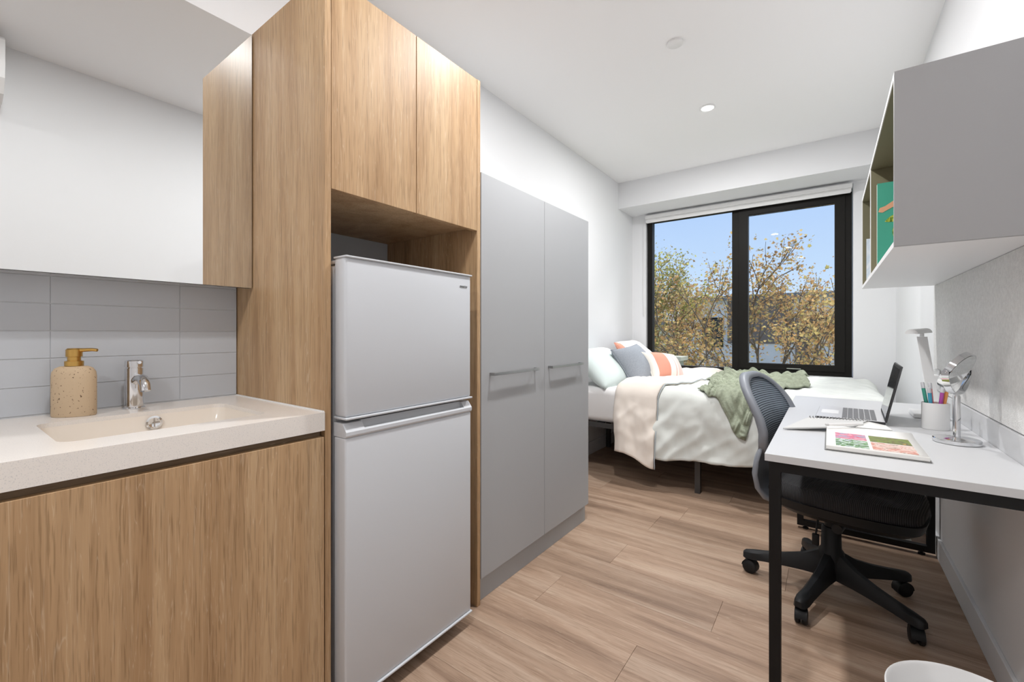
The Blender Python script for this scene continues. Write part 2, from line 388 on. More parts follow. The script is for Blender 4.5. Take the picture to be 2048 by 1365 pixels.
downlight(-.58, .25, 'unseen downlight added in front of the vanity to even the light', .5)  # out-of-view lamp, added to spread light evenly over the vanity side
downlight(-.45, -1.1, 'unseen fill downlight added by the back wall', .65)  # unseen lamp behind the camera, added as fill light
bm = B(); lathe(bm, -.662, 2.383, [(.040, ZC-.0005), (.040, ZC-.010), (.036, ZC-.013), (.004, ZC-.0135)], 36)
tag(obj('smoke_detector', bm, 'plastic_white', None, True), 'small flat white round detector on the ceiling', 'detector')

# air conditioner on the right wall (seen in the vanity mirror)
ac = thing('air_conditioner', 'white wall air conditioner high on the wall facing the vanity mirror', 'air conditioner', (XR-.1, -.15, 2.28))
prof = [(XR-.002, 2.61), (XR-.20, 2.61), (XR-.225, 2.59), (XR-.23, 2.48), (XR-.215, 2.40), (XR-.16, 2.335), (XR-.08, 2.31), (XR-.002, 2.32)]
bm = B(); prism(bm, prof, 1, 0, 1)
for v in bm.verts: v.co = Vector((v.co.x, -.58+.84*v.co.y, v.co.z))
obj('casing', bm, 'plastic_white', ac)
obj('louvre', BX(XR-.205, XR-.15, -.5, .2, 2.338, 2.344), 'plastic_white', ac).rotation_euler = (0, 0, 0)

# ------------------------------------------------------------------ vanity
TX = -1.702
YP = .671
tb = struct('wall_tiles', BX(XL+.0005, TX-.0012, -.62, YP-.003, .80, 1.30), 'grout', 'grey tiled splashback behind the vanity')
for r_ in range(6):
    za = .884 + r_*.0745; zb = min(za+.0725, 1.295)
    for c_ in range(5):
        yb_ = YP - .004 - (0 if c_ == 0 else .1665+(c_-1)*.290); ya_ = YP - .0055 - (.1645 if c_ == 0 else .1645+c_*.290)
        obj('tile', BX(TX-.0011, TX+.0006, max(ya_, -.62), yb_, za, zb, bev=.0007, seg=1), 'tile', tb)
# vanity cabinet
FX = -1.138
vc = thing('vanity_cabinet', 'oak vanity cabinet with flat handleless doors under the stone top', 'cabinet', (-1.42, .03, 0))
obj('carcass', box(box(B(), -1.69, -1.175, -.60, YP-.006, .10, .70), -1.69, -1.20, -.60, YP-.006, .06, .10), 'oak', vc)
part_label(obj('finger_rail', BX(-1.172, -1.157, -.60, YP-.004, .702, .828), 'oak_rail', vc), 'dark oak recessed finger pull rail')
for ya, yb in ((-.60, .066), (.070, YP-.004)):
    obj('door', BX(-1.154, -1.135, ya, yb, .11, .811, bev=.001), 'oak', vc)
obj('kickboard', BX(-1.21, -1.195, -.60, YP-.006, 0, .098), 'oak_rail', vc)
# stone top with a moulded basin
def rr(x0, x1, y0, y1, r, n=6):
    out = []
    for cx, cy, a0 in ((x1-r, y1-r, 0), (x0+r, y1-r, 90), (x0+r, y0+r, 180), (x1-r, y0+r, 270)):
        for i in range(n+1):
            a = math.radians(a0+90*i/n); out.append((cx+r*math.cos(a), cy+r*math.sin(a)))
    return out
vt = thing('basin_countertop', 'pale speckled stone vanity top with a rectangular moulded basin', 'countertop', (-1.42, .03, .83))
ZT = .880
bm = B()
outer = rr(-1.701, -1.133, -.60, YP-.001, .004); inner = rr(-1.545, -1.240, .165, .565, .03)
ov = [bm.verts.new((x, y, ZT)) for x, y in outer]; iv = [bm.verts.new((x, y, ZT)) for x, y in inner]; n = len(ov)
ob = [bm.verts.new((x, y, .829)) for x, y in outer]; ib = [bm.verts.new((x, y, ZT-.012)) for x, y in inner]
for i in range(n):
    j = (i+1) % n
    bm.faces.new((ov[i], ov[j], iv[j], iv[i])); bm.faces.new((ov[i], ob[i], ob[j], ov[j])); bm.faces.new((iv[i], iv[j], ib[j], ib[i]))
oi_ = [bm.verts.new((x, y, .829)) for x, y in inner]
for i in range(n):
    j = (i+1) % n; bm.faces.new((ob[i], oi_[i], oi_[j], ob[j]))
obj('slab', bm, 'stone', vt)
bm = B()
secs = [rr(-1.545, -1.240, .165, .565, .03), rr(-1.538, -1.247, .172, .558, .035), rr(-1.520, -1.275, .205, .525, .05), rr(-1.47, -1.33, .25, .48, .05)]
zs = [ZT-.011, ZT-.05, ZT-.085, ZT-.095]
rings = [[bm.verts.new((x, y, z)) for x, y in s_] for s_, z in zip(secs, zs)]
for a, b in zip(rings, rings[1:]):
    for i in range(n): bm.faces.new((a[i], a[(i+1) % n], b[(i+1) % n], b[i]))
bm.faces.new(rings[-1])
basin = obj('basin', bm, 'basin', vt, 'all')
bm = B(); lathe(bm, 0, 0, [(.019, 0), (.019, .003), (.014, .004), (.011, .002)], 28, cap=True)
box(bm, -.011, .011, -.0015, .0015, .001, .004)
xform(bm, Matrix.Translation((-1.5365, .392, .848)) @ Matrix.Rotation(math.radians(86), 4, 'Y'))
part_label(obj('overflow_ring', bm, 'chrome', basin, True), 'round chrome overflow fitting')
bm = B(); lathe(bm, -1.40, .365, [(.022, ZT-.0945), (.022, ZT-.091), (.015, ZT-.089)], 24); obj('drain', bm, 'chrome', basin, True)
# silicone upstand bead against the panel
obj('sealant_bead', BX(-1.70, -1.14, YP-.006, YP-.0008, ZT, ZT+.003), 'plastic_white', vt)
# tap
tp = thing('basin_tap', 'chrome single lever basin tap with a curved spout', 'tap', (-1.640, .372, ZT))
cx, cy = -1.640, .372
bm = B(); lathe(bm, cx, cy, [(.026, ZT), (.026, ZT+.004), (.0215, ZT+.006), (.0215, ZT+.118)], 32); obj('body', bm, 'chrome', tp, True)
bm = B(); lathe(bm, cx, cy, [(.0195, ZT+.118), (.0195, ZT+.121), (.0218, ZT+.122), (.0218, ZT+.139), (.018, ZT+.142)], 32); lev = obj('lever', bm, 'chrome', tp, True)
bm = B(); tube(bm, [(cx+.01, cy+.004, ZT+.133), (cx+.029, cy+.006, ZT+.1355)], .0045, 10); obj('lever_pin', bm, 'chrome', lev, True)
bm = B(); tube(bm, [(cx+.005, cy, ZT+.078), (cx+.04, cy+.002, ZT+.092), (cx+.07, cy+.003, ZT+.090), (cx+.088, cy+.004, ZT+.075), (cx+.094, cy+.004, ZT+.058)], [.012, .0125, .013, .0125, .012], 16); obj('spout', bm, 'chrome', tp, True)
# soap dispenser
sx, sy = -1.625, .245
sp_ = thing('soap_dispenser', 'sand coloured speckled stone soap dispenser with brass pump', 'soap dispenser', (sx, sy, ZT+.0005))
rz = Matrix.Translation((sx, sy, 0)) @ Matrix.Rotation(math.radians(-38), 4, 'Z')
bm = B(); lathe(bm, 0, 0, [(.046, ZT+.0005), (.0475, ZT+.003), (.0475, ZT+.105), (.046, ZT+.117), (.040, ZT+.127), (.030, ZT+.132), (.012, ZT+.133)], 40, .62, 1); xform(bm, rz); obj('bottle', bm, 'soap_stone', sp_, True)
bm = B(); lathe(bm, sx, sy, [(.019, ZT+.133), (.019, ZT+.146), (.0135, ZT+.147), (.0135, ZT+.157), (.0165, ZT+.158), (.0165, ZT+.176), (.013, ZT+.180)], 28); pm = obj('pump', bm, 'brass', sp_, True)
bm = B(); tube(bm, [(sx, sy, ZT+.174), (sx+.028, sy+.030, ZT+.176), (sx+.036, sy+.039, ZT+.1745)], [.006, .0045, .004], 10); obj('nozzle', bm, 'brass', pm, True)
# mirror cabinet
mc = thing('mirror_cabinet', 'wall cabinet with frameless mirror doors above the vanity', 'mirror cabinet', (-1.65, .03, 1.253))
obj('carcass', BX(XL+.001, -1.602, -.60, YP-.006, 1.300, 2.113), 'oak', mc)
obj('carcass_base', BX(-1.701, -1.602, -.60, YP-.006, 1.262, 1.2995), 'plastic_white', mc)
for ya, yb in ((-.60, .092), (.095, YP-.004)):
    d = obj('door', BX(-1.600, -1.585, ya, yb, 1.253, 2.113), 'fridge_gap', mc)
    obj('mirror_pane', BX(-1.5848, -1.580, ya, yb, 1.253, 2.113), 'mirror', d)

# ------------------------------------------------------------------ fridge tower
ZTOP = 2.120
ft = thing('fridge_tower', 'tall oak fridge surround with two overhead cupboard doors', 'cabinet', (-1.44, 1.0, 0))
obj('side_panel', BX(XL+.001, FX, YP, .689, 0, ZTOP, bev=.0008), 'oak', ft)
obj('side_panel', BX(XL+.001, FX, 1.322, 1.341, 0, ZTOP, bev=.0008), 'oak', ft)
obj('shelf_board', BX(-1.70, FX-.022, .690, 1.321, 1.525, 1.543), 'oak', ft)
obj('top_board', BX(-1.70, FX-.022, .690, 1.321, ZTOP-.02, ZTOP-.002), 'oak', ft)
obj('back_panel', BX(XL+.002, -1.701, .690, 1.321, .02, ZTOP-.01), 'grey_kick', ft)
for ya, yb in ((.691, 1.0025), (1.0055, 1.320)):
    obj('door', BX(FX-.020, FX, ya, yb, 1.511, ZTOP-.002, bev=.0008), 'oak', ft)

# fridge
fr = thing('fridge', 'white two door fridge freezer standing in the oak surround', 'fridge', (-1.39, .96, 0))
DX = -1.088; fy0, fy1 = .702, 1.228
obj('body', BX(-1.68, -1.150, fy0+.012, fy1-.012, .035, 1.300, bev=.008), 'fridge_white', fr, True)
def fdoor(name, z0, z1, p):
    return obj(name, BX(-1.145, DX, fy0, fy1, z0, z1, bev=.009, seg=3), 'fridge_white', p, True)
ud = fdoor('freezer_door', .862, 1.316, fr)
obj('trim_strip', BX(-1.146, DX+.005, fy0-.0015, fy1+.002, 1.313, 1.319, bev=.002), 'fridge_white', ud, True)
obj('trim_strip', BX(-1.146, DX+.006, fy0-.0015, fy1+.002, .856, .8625, bev=.002), 'fridge_white', ud, True)
ld_ = obj('fridge_door', BX(-1.145, DX, fy0, fy1, .058, .806, bev=.006, seg=3), 'fridge_white', fr, True)
# moulded handle along the top of the lower door: sloping lip with a scooped recess
bm = B()
pr = [(-1.145, .806), (DX, .806), (DX+.004, .812), (DX+.004, .822), (DX-.014, .845), (-1.145, .845)]
prism(bm, pr, 1, fy0, fy0+.062); prism(bm, pr, 1, fy1-.04, fy1)
pl_ = [(-1.145, .806), (DX, .806), (DX+.004, .812), (DX+.004, .822), (DX-.004, .827), (DX-.010, .820), (DX-.019, .823), (DX-.024, .846), (-1.145, .846)]
prism(bm, pl_, 1, fy0+.062, fy1-.04)
obj('door_handle', bm, 'fridge_white', ld_)
obj('trim_strip', BX(-1.146, DX+.006, fy0-.001, fy1+.0015, .052, .0585, bev=.002), 'fridge_white', ld_, True)
obj('hinge_cover', BX(-1.20, -1.115, fy0+.01, fy0+.06, 1.301, 1.3125, bev=.003), 'fridge_white', fr)
obj('plinth', BX(-1.64, -1.16, fy0+.03, fy1-.03, .012, .036), 'fridge_gap', fr)
for fx in (-1.62, -1.18):
    for fy in (fy0+.05, fy1-.05):
        bm = B(); lathe(bm, fx, fy, [(.016, 0), (.016, .014)], 12); obj('foot', bm, 'plastic_black', fr)
cu = bpy.data.curves.new('badge', 'FONT'); cu.body = 'esatto'; cu.size = .016; cu.extrude = .0004; cu.align_x = 'CENTER'
tmp = bpy.data.objects.new('tmp', cu); S.collection.objects.link(tmp); bpy.context.view_layer.update()
me = bpy.data.meshes.new_from_object(tmp); bpy.data.objects.remove(tmp)
bm = B(); bm.from_mesh(me); xform(bm, Matrix.Translation((DX+.0008, 1.186, 1.268)) @ Matrix.Rotation(PI/2, 4, 'Z') @ Matrix.Rotation(PI/2, 4, 'X'))
part_label(obj('badge', bm, 'steel', ud), 'small silver lettering badge')

# ------------------------------------------------------------------ wardrobe
wd = thing('wardrobe', 'light grey two door wardrobe with bar handles', 'wardrobe', (-1.44, 1.83, 0))
obj('carcass', BX(XL+.001, FX-.022, 1.3435, 2.317, .101, 1.752), 'grey_panel', wd)
obj('kickboard', BX(XL+.001, -1.158, 1.3435, 2.312, 0, .100), 'grey_kick', wd)
for ya, yb in ((1.347, 1.8305), (1.8335, 2.3175)):
    d = obj('door', BX(FX-.020, FX, ya, yb, .101, 1.755, bev=.0008), 'grey_panel', wd)
    ha, hb_ = (1.40, 1.745) if ya < 1.5 else (1.865, 2.205)
    bm = B(); box(bm, FX+.020, FX+.028, ha, hb_, .924, .936, bev=.001)
    box(bm, FX, FX+.0205, ha, ha+.010, .924, .936); box(bm, FX, FX+.0205, hb_-.010, hb_, .924, .936)
    obj('handle', bm, 'steel', d)

# ------------------------------------------------------------------ bed
BY0, BY1 = 3.150, 4.62; BXH, BXF = -1.742, .215
bd = thing('bed_frame', 'dark grey metal platform bed frame under the mattress', 'bed', ((BXH+BXF)/2, (BY0+BY1)/2, 0))
def rail(n_, *a): return obj(n_, BX(*a, bev=.002), 'bed_metal', bd)
rail('side_rail', BXH, BXF, BY0, BY0+.03, .360, .395); rail('side_rail', BXH, BXF, BY1-.03, BY1, .360, .395)
rail('end_rail', BXH, BXH+.03, BY0+.031, BY1-.031, .360, .395); rail('end_rail', BXF-.03, BXF, BY0+.031, BY1-.031, .360, .395)
rail('centre_rail', BXH+.031, BXF-.031, 3.92, 3.95, .355, .392)
for i in range(12):
    x = BXH+.10+i*.155; obj('slat', BX(x, x+.06, BY0+.032, BY1-.032, .3925, .398), 'bed_metal', bd)
for x in (BXH+.005, -.745, BXF-.04):
    for y in (BY0, 3.92, BY1-.036): obj('leg', BX(x, x+.036, y, y+.036, 0, .3545, bev=.002), 'bed_metal', bd)
bm = BX(BXH+.003, BXF-.005, BY0+.004, BY1-.008, .399, .672, bev=.055, seg=5)
bmesh.ops.subdivide_edges(bm, edges=[e_ for e_ in bm.edges if e_.calc_length() > .2], cuts=14, use_grid_fill=True)
for v in bm.verts:
    q = noise.noise(v.co*4.0)*.006+noise.noise(Vector((v.co.x*9, v.co.y*3, v.co.z*3)))*.004
    if v.co.z > .42: v.co.y += -abs(q) if v.co.y < 3.2 else 0; v.co.z += q*.8
tag(obj('mattress', bm, 'sheet', None, 'all'), 'thick mattress in a white fitted sheet on the bed frame', 'mattress')

DZ = .700; RC = .075; DY = 3.150; DXF = .235
def drop(b, flare=.10):
    """arc-length profile over an edge: returns inward distance, height change"""
    if b >= 0: return RC+b-.022, 0.0
    th = -b/RC
    if th < PI/2: return RC-.022-RC*math.sin(th), -RC*(1-math.cos(th))
    ex = -b-RC*PI/2
    return -.022-flare*ex, -RC-ex
def bump_top(X, Y):
    p = Vector((X*2.2, Y*2.2, .3))
    return .024*noise.noise(p)+.014*noise.noise(p*3)+.012*(1-2*abs(noise.noise(Vector((X*6+Y*5, Y*2.5-X, 2)))))+.005*noise.noise(p*9)
def duvet_pt(a, b, lift=0):
    """a = world X (beyond DXF hangs over the foot), b = arc distance from the near edge (negative hangs)"""
    iy, dzy = drop(b)
    if a > DXF:
        ix, dzx = drop(-(a-DXF)); X = DXF+RC-ix-.022
    else: X, dzx = a, 0
    Y = DY+iy
    far = max(0, (Y-4.50)/.12); zf = -.03*far*far
    hang = max(0, -b-.06)
    fold = (.022*math.sin(a*11+2*noise.noise(Vector((a*2, 0, 5))))+.012*math.sin(a*23+b*4))*min(1, hang/.3)
    fold += (.022*noise.noise(Vector((a*5+b*3, b*4, 1)))+.012*(1-2*abs(noise.noise(Vector((a*7-b*6, b*5, 4)))))+.007*noise.noise(Vector((a*22, b*14, 6))))*min(1, hang/.15)
    tw = 1 if b > 0 else max(0, 1+b/.1)
    z = DZ+dzy+dzx+zf+bump_top(a, Y)*tw+.012*math.exp(-((a+1.05)/.25)**2)*tw+.018*tw*math.exp(-((Y-4.4)/.25)**2)*min(1, max(0, (a+1.1)/.3))-.018*tw*math.exp(-((Y-3.95)/.38)**2-((a+1.2)/.22)**2)
    P = Vector((X, Y-fold-.012*min(1, hang/.2), z))
    P.z += .040*noise.noise(Vector((a*3, 7, 0)))*min(1, hang/.4)
    if lift:
        th = min(max(-b/RC, 0), PI/2); P += Vector((0, -math.sin(th), math.cos(th)))*lift
    return P
def hem(a): return -(.505+.018*math.sin(a*5)-.03*max(0, a+.9))
dv = thing('duvet', 'pale mint duvet spread over the bed with a cream fold at the head end', 'duvet', (-.5, 3.8, .24))
A0, A1 = -1.265, .58
bm = B(); grid(bm, 150, 120, lambda s_, t_: duvet_pt(A0+(A1-A0)*s_, hem(A0+(A1-A0)*s_)*(1-t_)+1.405*t_))
o = obj('cover', bm, 'duvet_mint', dv, 'all')
md = o.modifiers.new('thick', 'SOLIDIFY'); md.thickness = .022; md.offset = -1
# fold: cream underside turned back over the top
def fold_pt(s_, t_):
    b = -.53*(1-t_)+1.40*t_
    a0 = -1.30+.01*math.sin(b*7); a1 = (-.985 if b < -.1 else -.985+.14*min(1, (b+.1)/.5)) + .05*max(0, b-.4)
    a = a0+(a1-a0)*s_
    dip = math.exp(-((b-.75)/.38)**2)
    e_ = .030*(1-abs(2*s_-1)**6)*(1-.7*dip)
    P = duvet_pt(a, b, .016-.006*dip+e_)
    if b < -.12: P.z += -.05*(s_)*(1-t_) + .012*math.sin(s_*5)
    return P
bm = B(); grid(bm, 40, 120, fold_pt)
o = obj('folded_edge', bm, 'duvet_cream', dv, 'all'); md = o.modifiers.new('thick', 'SOLIDIFY'); md.thickness = .02; md.offset = -1
o['label'] = 'cream underside of the duvet folded back'
bm = B(); tube(bm, [fold_pt(1, i/100)+Vector((.006, 0, 0)) for i in range(101)], .0035, 6); obj('piping', bm, 'duvet_trim', o, 'all')

# knitted throw
CN = [Vector((-.75, .05)), Vector((-.42, -.31)), Vector((-.12, 1.30)), Vector((-.80, 1.25))]
def throw_pt(s_, t_):
    p = CN[0]*(1-s_)*(1-t_)+CN[1]*s_*(1-t_)+CN[2]*s_*t_+CN[3]*(1-s_)*t_
    wob = Vector((noise.noise(Vector((s_*3, t_*5, 3))), noise.noise(Vector((s_*3, t_*5, 9)))))*.07
    wob.x += .06*math.sin(t_*9)*(.5-s_)
    p = p+wob; p.x += .12*s_*math.sin(PI*min(1, t_*1.1))
    U, V = s_*7.0, t_*19.0
    i, j = int(U), int(V); fu, fv = U-i, V-j
    h = .030*(1-abs(2*fu-1)**2.4)*(1-abs(2*fv-1)**2.4)
    if (i+j) % 2: h *= 1-.35*abs(math.sin(fu*PI*3))
    else: h *= 1-.35*abs(math.sin(fv*PI*3))
    wr = max(0, noise.noise(Vector((p.x*6+p.y*2, p.y*5, 4))))*.075*min(1, max(0, (p.y+.08)/.2)) + .012*noise.noise(Vector((p.x*11, p.y*11, 1)))
    return duvet_pt(p.x, p.y, .014+h+abs(wr))
bm = B(); grid(bm, 90, 230, throw_pt)
th_ = obj('knitted_throw', bm, 'throw_green', None, 'all'); md = th_.modifiers.new('thick', 'SOLIDIFY'); md.thickness = .010; md.offset = -1
tag(th_, 'chunky sage green basket weave throw crumpled across the duvet', 'blanket')

# pillows
def pillow(name, label, m, loc, w_, h_, t_, rot, group=None, seam=True, n=26):
    bm = B()
    def f(sgn):
        def g(s_, q_):
            x, y = 2*s_-1, 2*q_-1
            k = max(0, (1-abs(x)**2.4))**.5*max(0, (1-abs(y)**2.4))**.5
            pin = 1-.07*(1-abs(x)**2)*abs(y)**6 - .07*(1-abs(y)**2)*abs(x)**6
            px_ = x*w_/2*(1-.06*(1-y*y)*abs(x)**3); py_ = y*h_/2*(1-.06*(1-x*x)*abs(y)**3)
            wr = .012*noise.noise(Vector((px_*7+len(name), py_*7, t_*9)))*k
            return Vector((px_, py_, sgn*(t_/2*k)+wr))
        return g
    grid(bm, n, n, f(1)); grid(bm, n, n, f(-1)); bmesh.ops.remove_doubles(bm, verts=bm.verts, dist=.0008)
    M = rot.to_matrix().to_4x4() if hasattr(rot, 'to_matrix') else rot
    me = bpy.data.meshes.new(name)
    bmesh.ops.recalc_face_normals(bm, faces=bm.faces); bm.to_mesh(me); bm.free(); me.polygons.foreach_set('use_smooth', [True]*len(me.polygons)); me.materials.append(MATS[m])
    o = bpy.data.objects.new(name, me); S.collection.objects.link(o); o.matrix_world = Matrix.Translation(loc) @ M; ORIG[o.name] = Vector((0, 0, 0))
    tag(o, label, 'pillow' if 'pillow' in name else 'cushion', group)
    if seam:
        bb = B(); pts = []
        for i in range(61):
            u_ = i/60*4; k_ = int(u_) % 4; f_ = u_-int(u_) if i < 60 else 0
            x, y = [(-1+2*f_, -1), (1, -1+2*f_), (1-2*f_, 1), (-1, 1-2*f_)][k_]
            pts.append((x*w_/2*(1-.06*(1-y*y)*abs(x)**3), y*h_/2*(1-.06*(1-x*x)*abs(y)**3), 0))
        tube(bb, pts, .004, 6); s2 = obj('seam_piping', bb, m, o, 'all', local=True)
    return o
def lean(yaw, tilt, roll=0):
    """local y up, local z = facing normal; yaw turns the face from +X, tilt leans back"""
    base = Matrix(((0, 0, 1), (1, 0, 0), (0, 1, 0))).to_4x4()      # x->Y, y->Z, z->X
    return Matrix.Rotation(math.radians(yaw), 4, 'Z') @ Matrix.Rotation(math.radians(-tilt), 4, 'Y') @ base @ Matrix.Rotation(math.radians(roll), 4, 'Z')
pillow('pillow', 'mint green pillow leaning on the wall beside the wardrobe', 'pillow_mint', (-1.545, 3.48, .812), .66, .44, .19, lean(-4, 48), 'bed pillows', False)
pillow('pillow', 'white pillow leaning on the wall in the window corner', 'pillow_white', (-1.55, 4.33, .855), .58, .46, .19, lean(2, 46), 'bed pillows', False)
pillow('cushion', 'pale pink striped cushion with a coral edge behind the grey cushion', 'cushion_pink', (-1.475, 3.99, .855), .44, .40, .12, lean(-2, 34, 3))
pillow('cushion', 'slate grey linen cushion between the mint pillow and the coral striped cushion', 'cushion_grey', (-1.350, 3.700, .805), .43, .42, .20, lean(-14, 34, 7))
pillow('cushion', 'small coral and white striped cushion in front of the pillows', 'cushion_coral', (-1.165, 3.85, .805), .37, .28, .17, lean(-26, 36, -6))

# ------------------------------------------------------------------ desk, pinboard, shelf
ZD = .7425; DL, DR, DN, DFr = -.154, .424, 1.487, 2.974
dk = thing('desk', 'white topped desk on a black square tube frame against the wall', 'desk', ((DL+DR)/2, (DN+DFr)/2, 0))
obj('desktop', BX(DL, DR, DN, DFr, ZD-.022, ZD, bev=.0012), 'desk_white', dk)
obj('upstand', BX(DR+.0005, XR-.0005, DN, DFr, ZD-.022, .818, bev=.0008), 'desk_white', dk)
for y in (DN+.012, DFr-.042):
    f = obj('end_frame', box(box(box(box(B(), DL+.010, DL+.040, y, y+.03, .018, ZD-.0225), DR-.032, DR-.002, y, y+.03, .018, ZD-.0225), DL+.04, DR-.032, y, y+.03, ZD-.0525, ZD-.0225), DL+.04, DR-.032, y, y+.03, .018, .048), 'black_metal', dk)
    for x in (DL+.05, DR-.05):
        bm = B(); lathe(bm, x, y+.015, [(.014, 0), (.014, .008), (.006, .009), (.006, .018)], 14); obj('glide_foot', bm, 'black_metal', f, True)
obj('rear_rail', BX(DR-.032, DR-.002, DN+.043, DFr-.043, ZD-.0525, ZD-.0225), 'black_metal', dk)
pb = tag(obj('pinboard', BX(XR-.010, XR-.0005, .9, 3.030, .822, 1.3385), 'pinboard', None), 'light grey woven fabric pinboard between the desk and the shelf', 'pinboard')
SX0, SY0, SY1, SZ0, SZ1 = .146, 1.587, 3.012, 1.340, 1.822
sh = thing('wall_shelf', 'white open fronted wall shelf box above the desk', 'shelf', (.29, 2.3, SZ0))
tk = .015
obj('bottom_board', BX(SX0, XR-.001, SY0+tk, SY1-tk, SZ0, SZ0+tk), 'shelf_white', sh)
obj('top_board', BX(SX0, XR-.001, SY0+tk, SY1-tk, SZ1-tk, SZ1), 'shelf_white', sh)
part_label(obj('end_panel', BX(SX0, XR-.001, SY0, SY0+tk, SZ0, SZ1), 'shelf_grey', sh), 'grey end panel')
obj('end_panel', BX(SX0, XR-.001, SY1-tk, SY1, SZ0, SZ1), 'shelf_white', sh)
obj('divider', BX(SX0, XR-.003, 2.428, 2.443, SZ0+tk, SZ1-tk), 'shelf_white', sh)
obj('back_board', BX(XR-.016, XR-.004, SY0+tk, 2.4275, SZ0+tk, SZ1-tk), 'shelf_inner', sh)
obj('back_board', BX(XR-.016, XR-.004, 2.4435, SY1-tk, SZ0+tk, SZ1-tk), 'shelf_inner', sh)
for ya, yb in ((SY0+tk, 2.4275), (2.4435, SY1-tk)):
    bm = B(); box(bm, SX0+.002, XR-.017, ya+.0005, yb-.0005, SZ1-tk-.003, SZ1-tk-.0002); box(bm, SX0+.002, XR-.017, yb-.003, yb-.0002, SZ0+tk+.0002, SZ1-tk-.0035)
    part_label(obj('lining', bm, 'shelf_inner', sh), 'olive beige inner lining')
ZB = SZ0+tk+.0005
# books in the shelf
bk = thing('picture_book', 'large teal book with a leaf and arm print standing in the shelf', 'book', (.27, 2.2, ZB))
obj('page_block', BX(.160, .375, 2.203, 2.217, ZB+.004, ZB+.322), 'paper', bk)
cv = obj('front_cover', BX(.153, .380, 2.199, 2.2025, ZB, ZB+.326), 'book_green', bk)
obj('back_cover', BX(.153, .380, 2.2175, 2.221, ZB, ZB+.326), 'paper', bk)
def leaf_flat(cx, cz, L_, W_, ang, y):
    pts = []
    for i in range(13):
        t_ = i/12; pts.append((L_*t_, W_*math.sin(PI*t_**.8)))
    pts += [(L_*t_, -W_*math.sin(PI*t_**.8)) for t_ in [i/12 for i in range(11, 0, -1)]]
    c_, s_ = math.cos(ang), math.sin(ang)
    return prism(B(), [(cx+c_*a-s_*b, cz+s_*a+c_*b) for a, b in pts], 1, y-.0006, y-.0001)
for cx, cz, L_, W_, an in ((.175, ZB+.175, .10, .014, .35), (.20, ZB+.115, .11, .026, .9), (.23, ZB+.07, .09, .02, .5)):
    obj('leaf_print', leaf_flat(cx, cz, L_, W_, an, 2.1988), 'leaf_print', cv)
bm = prism(B(), [(.156, ZB+.215), (.160, ZB+.230), (.176, ZB+.235), (.20, ZB+.252), (.25, ZB+.275), (.25, ZB+.255), (.205, ZB+.232), (.18, ZB+.218), (.168, ZB+.211)], 1, 2.1980, 2.1988)
obj('arm_print', bm, 'skin_tone', cv)
mg = thing('magazine', 'pale blue and white magazine standing in the far shelf bay', 'magazine', (.26, 2.7, ZB))
obj('page_block', BX(.154, .36, 2.8025, 2.810, ZB, ZB+.215), 'paper', mg)
obj('cover', BX(.153, .361, 2.8005, 2.8024, ZB, ZB+.217), 'magazine_print', mg)

# ------------------------------------------------------------------ things on the desk
ZQ = ZD+.0006
# laptop
lp = thing('laptop', 'open silver and black laptop with its screen towards the chair', 'laptop', (.065, 2.38, ZQ))
LM = Matrix.Translation((-.045, 2.195, ZQ)) @ Matrix.Rotation(math.radians(-2), 4, 'Z')
bm = BX(0, .222, 0, .325, .003, .014, bev=.003); xform(bm, LM); base_ = obj('base', bm, 'laptop_dark', lp, True)
bm = BX(.002, .220, .002, .323, .0142, .0152); xform(bm, LM); obj('deck', bm, 'laptop_silver', base_)
bm = B()
for i in range(6):
    for j in range(15):
        box(bm, .088+i*.0185, .088+i*.0185+.016, .018+j*.0193, .018+j*.0193+.0165, .0153, .0168)
xform(bm, LM); kk = obj('keys', bm, 'laptop_key', base_); kk['kind'] = 'stuff'
bm = BX(.015, .075, .11, .21, .0153, .0156); xform(bm, LM); obj('touchpad', bm, 'plastic_white', base_)
bm = BX(.012, .20, .01, .30, .0002, .0028); xform(bm, LM); obj('rubber_foot', bm, 'plastic_black', base_)
TM = LM @ Matrix.Translation((.220, 0, .014)) @ Matrix.Rotation(math.radians(12), 4, 'Y')
bm = BX(0, .006, 0, .325, 0, .222, bev=.002); xform(bm, TM); lid = obj('lid', bm, 'laptop_dark', lp, True)
bm = BX(-.0012, -.0002, .004, .321, .006, .218); xform(bm, TM); obj('bezel', bm, 'plastic_black', lid)
bm = BX(-.0022, -.0013, .010, .315, .016, .210); xform(bm, TM); obj('screen', bm, 'screen', lid)
# open picture book
ob_ = thing('open_photo_book', 'photo book lying open on the desk showing four colour pictures', 'book', (.115, 1.79, ZQ))
bx0, bx1, by0, by1 = -.006, .226, 1.640, 1.955
obj('cover', BX(bx0-.004, bx1+.003, by0-.003, by1, ZQ, ZQ+.002), 'book_dark', ob_)
obj('page_block', BX(bx0, bx1, by0, by1-.01, ZQ+.0027, ZQ+.0145, bev=.001), 'paper', ob_)
def page(s_, t_):
    y = by0+.002+(by1-by0+.004)*t_; return Vector((bx0+.001+(bx1-bx0-.002)*s_, y, ZQ+.0150+.007*max(0, (t_-.72)/.28)**1.6))
bm = B(); grid(bm, 4, 20, page); o = obj('top_page', bm, 'paper', ob_, 'all'); md = o.modifiers.new('t', 'SOLIDIFY'); md.thickness = .0004; md.offset = -1
def photo(m, xa, xb, ya, yb):
    obj('photo', BX(xa, xb, ya, yb, ZQ+.0153, ZQ+.0158), m, o)
photo('photo_pink', .018, .098, 1.772, 1.865); photo('photo_leaf', .018, .098, 1.652, 1.762)
photo('photo_grass', .106, .205, 1.772, 1.865); photo('photo_coral', .106, .205, 1.652, 1.762)
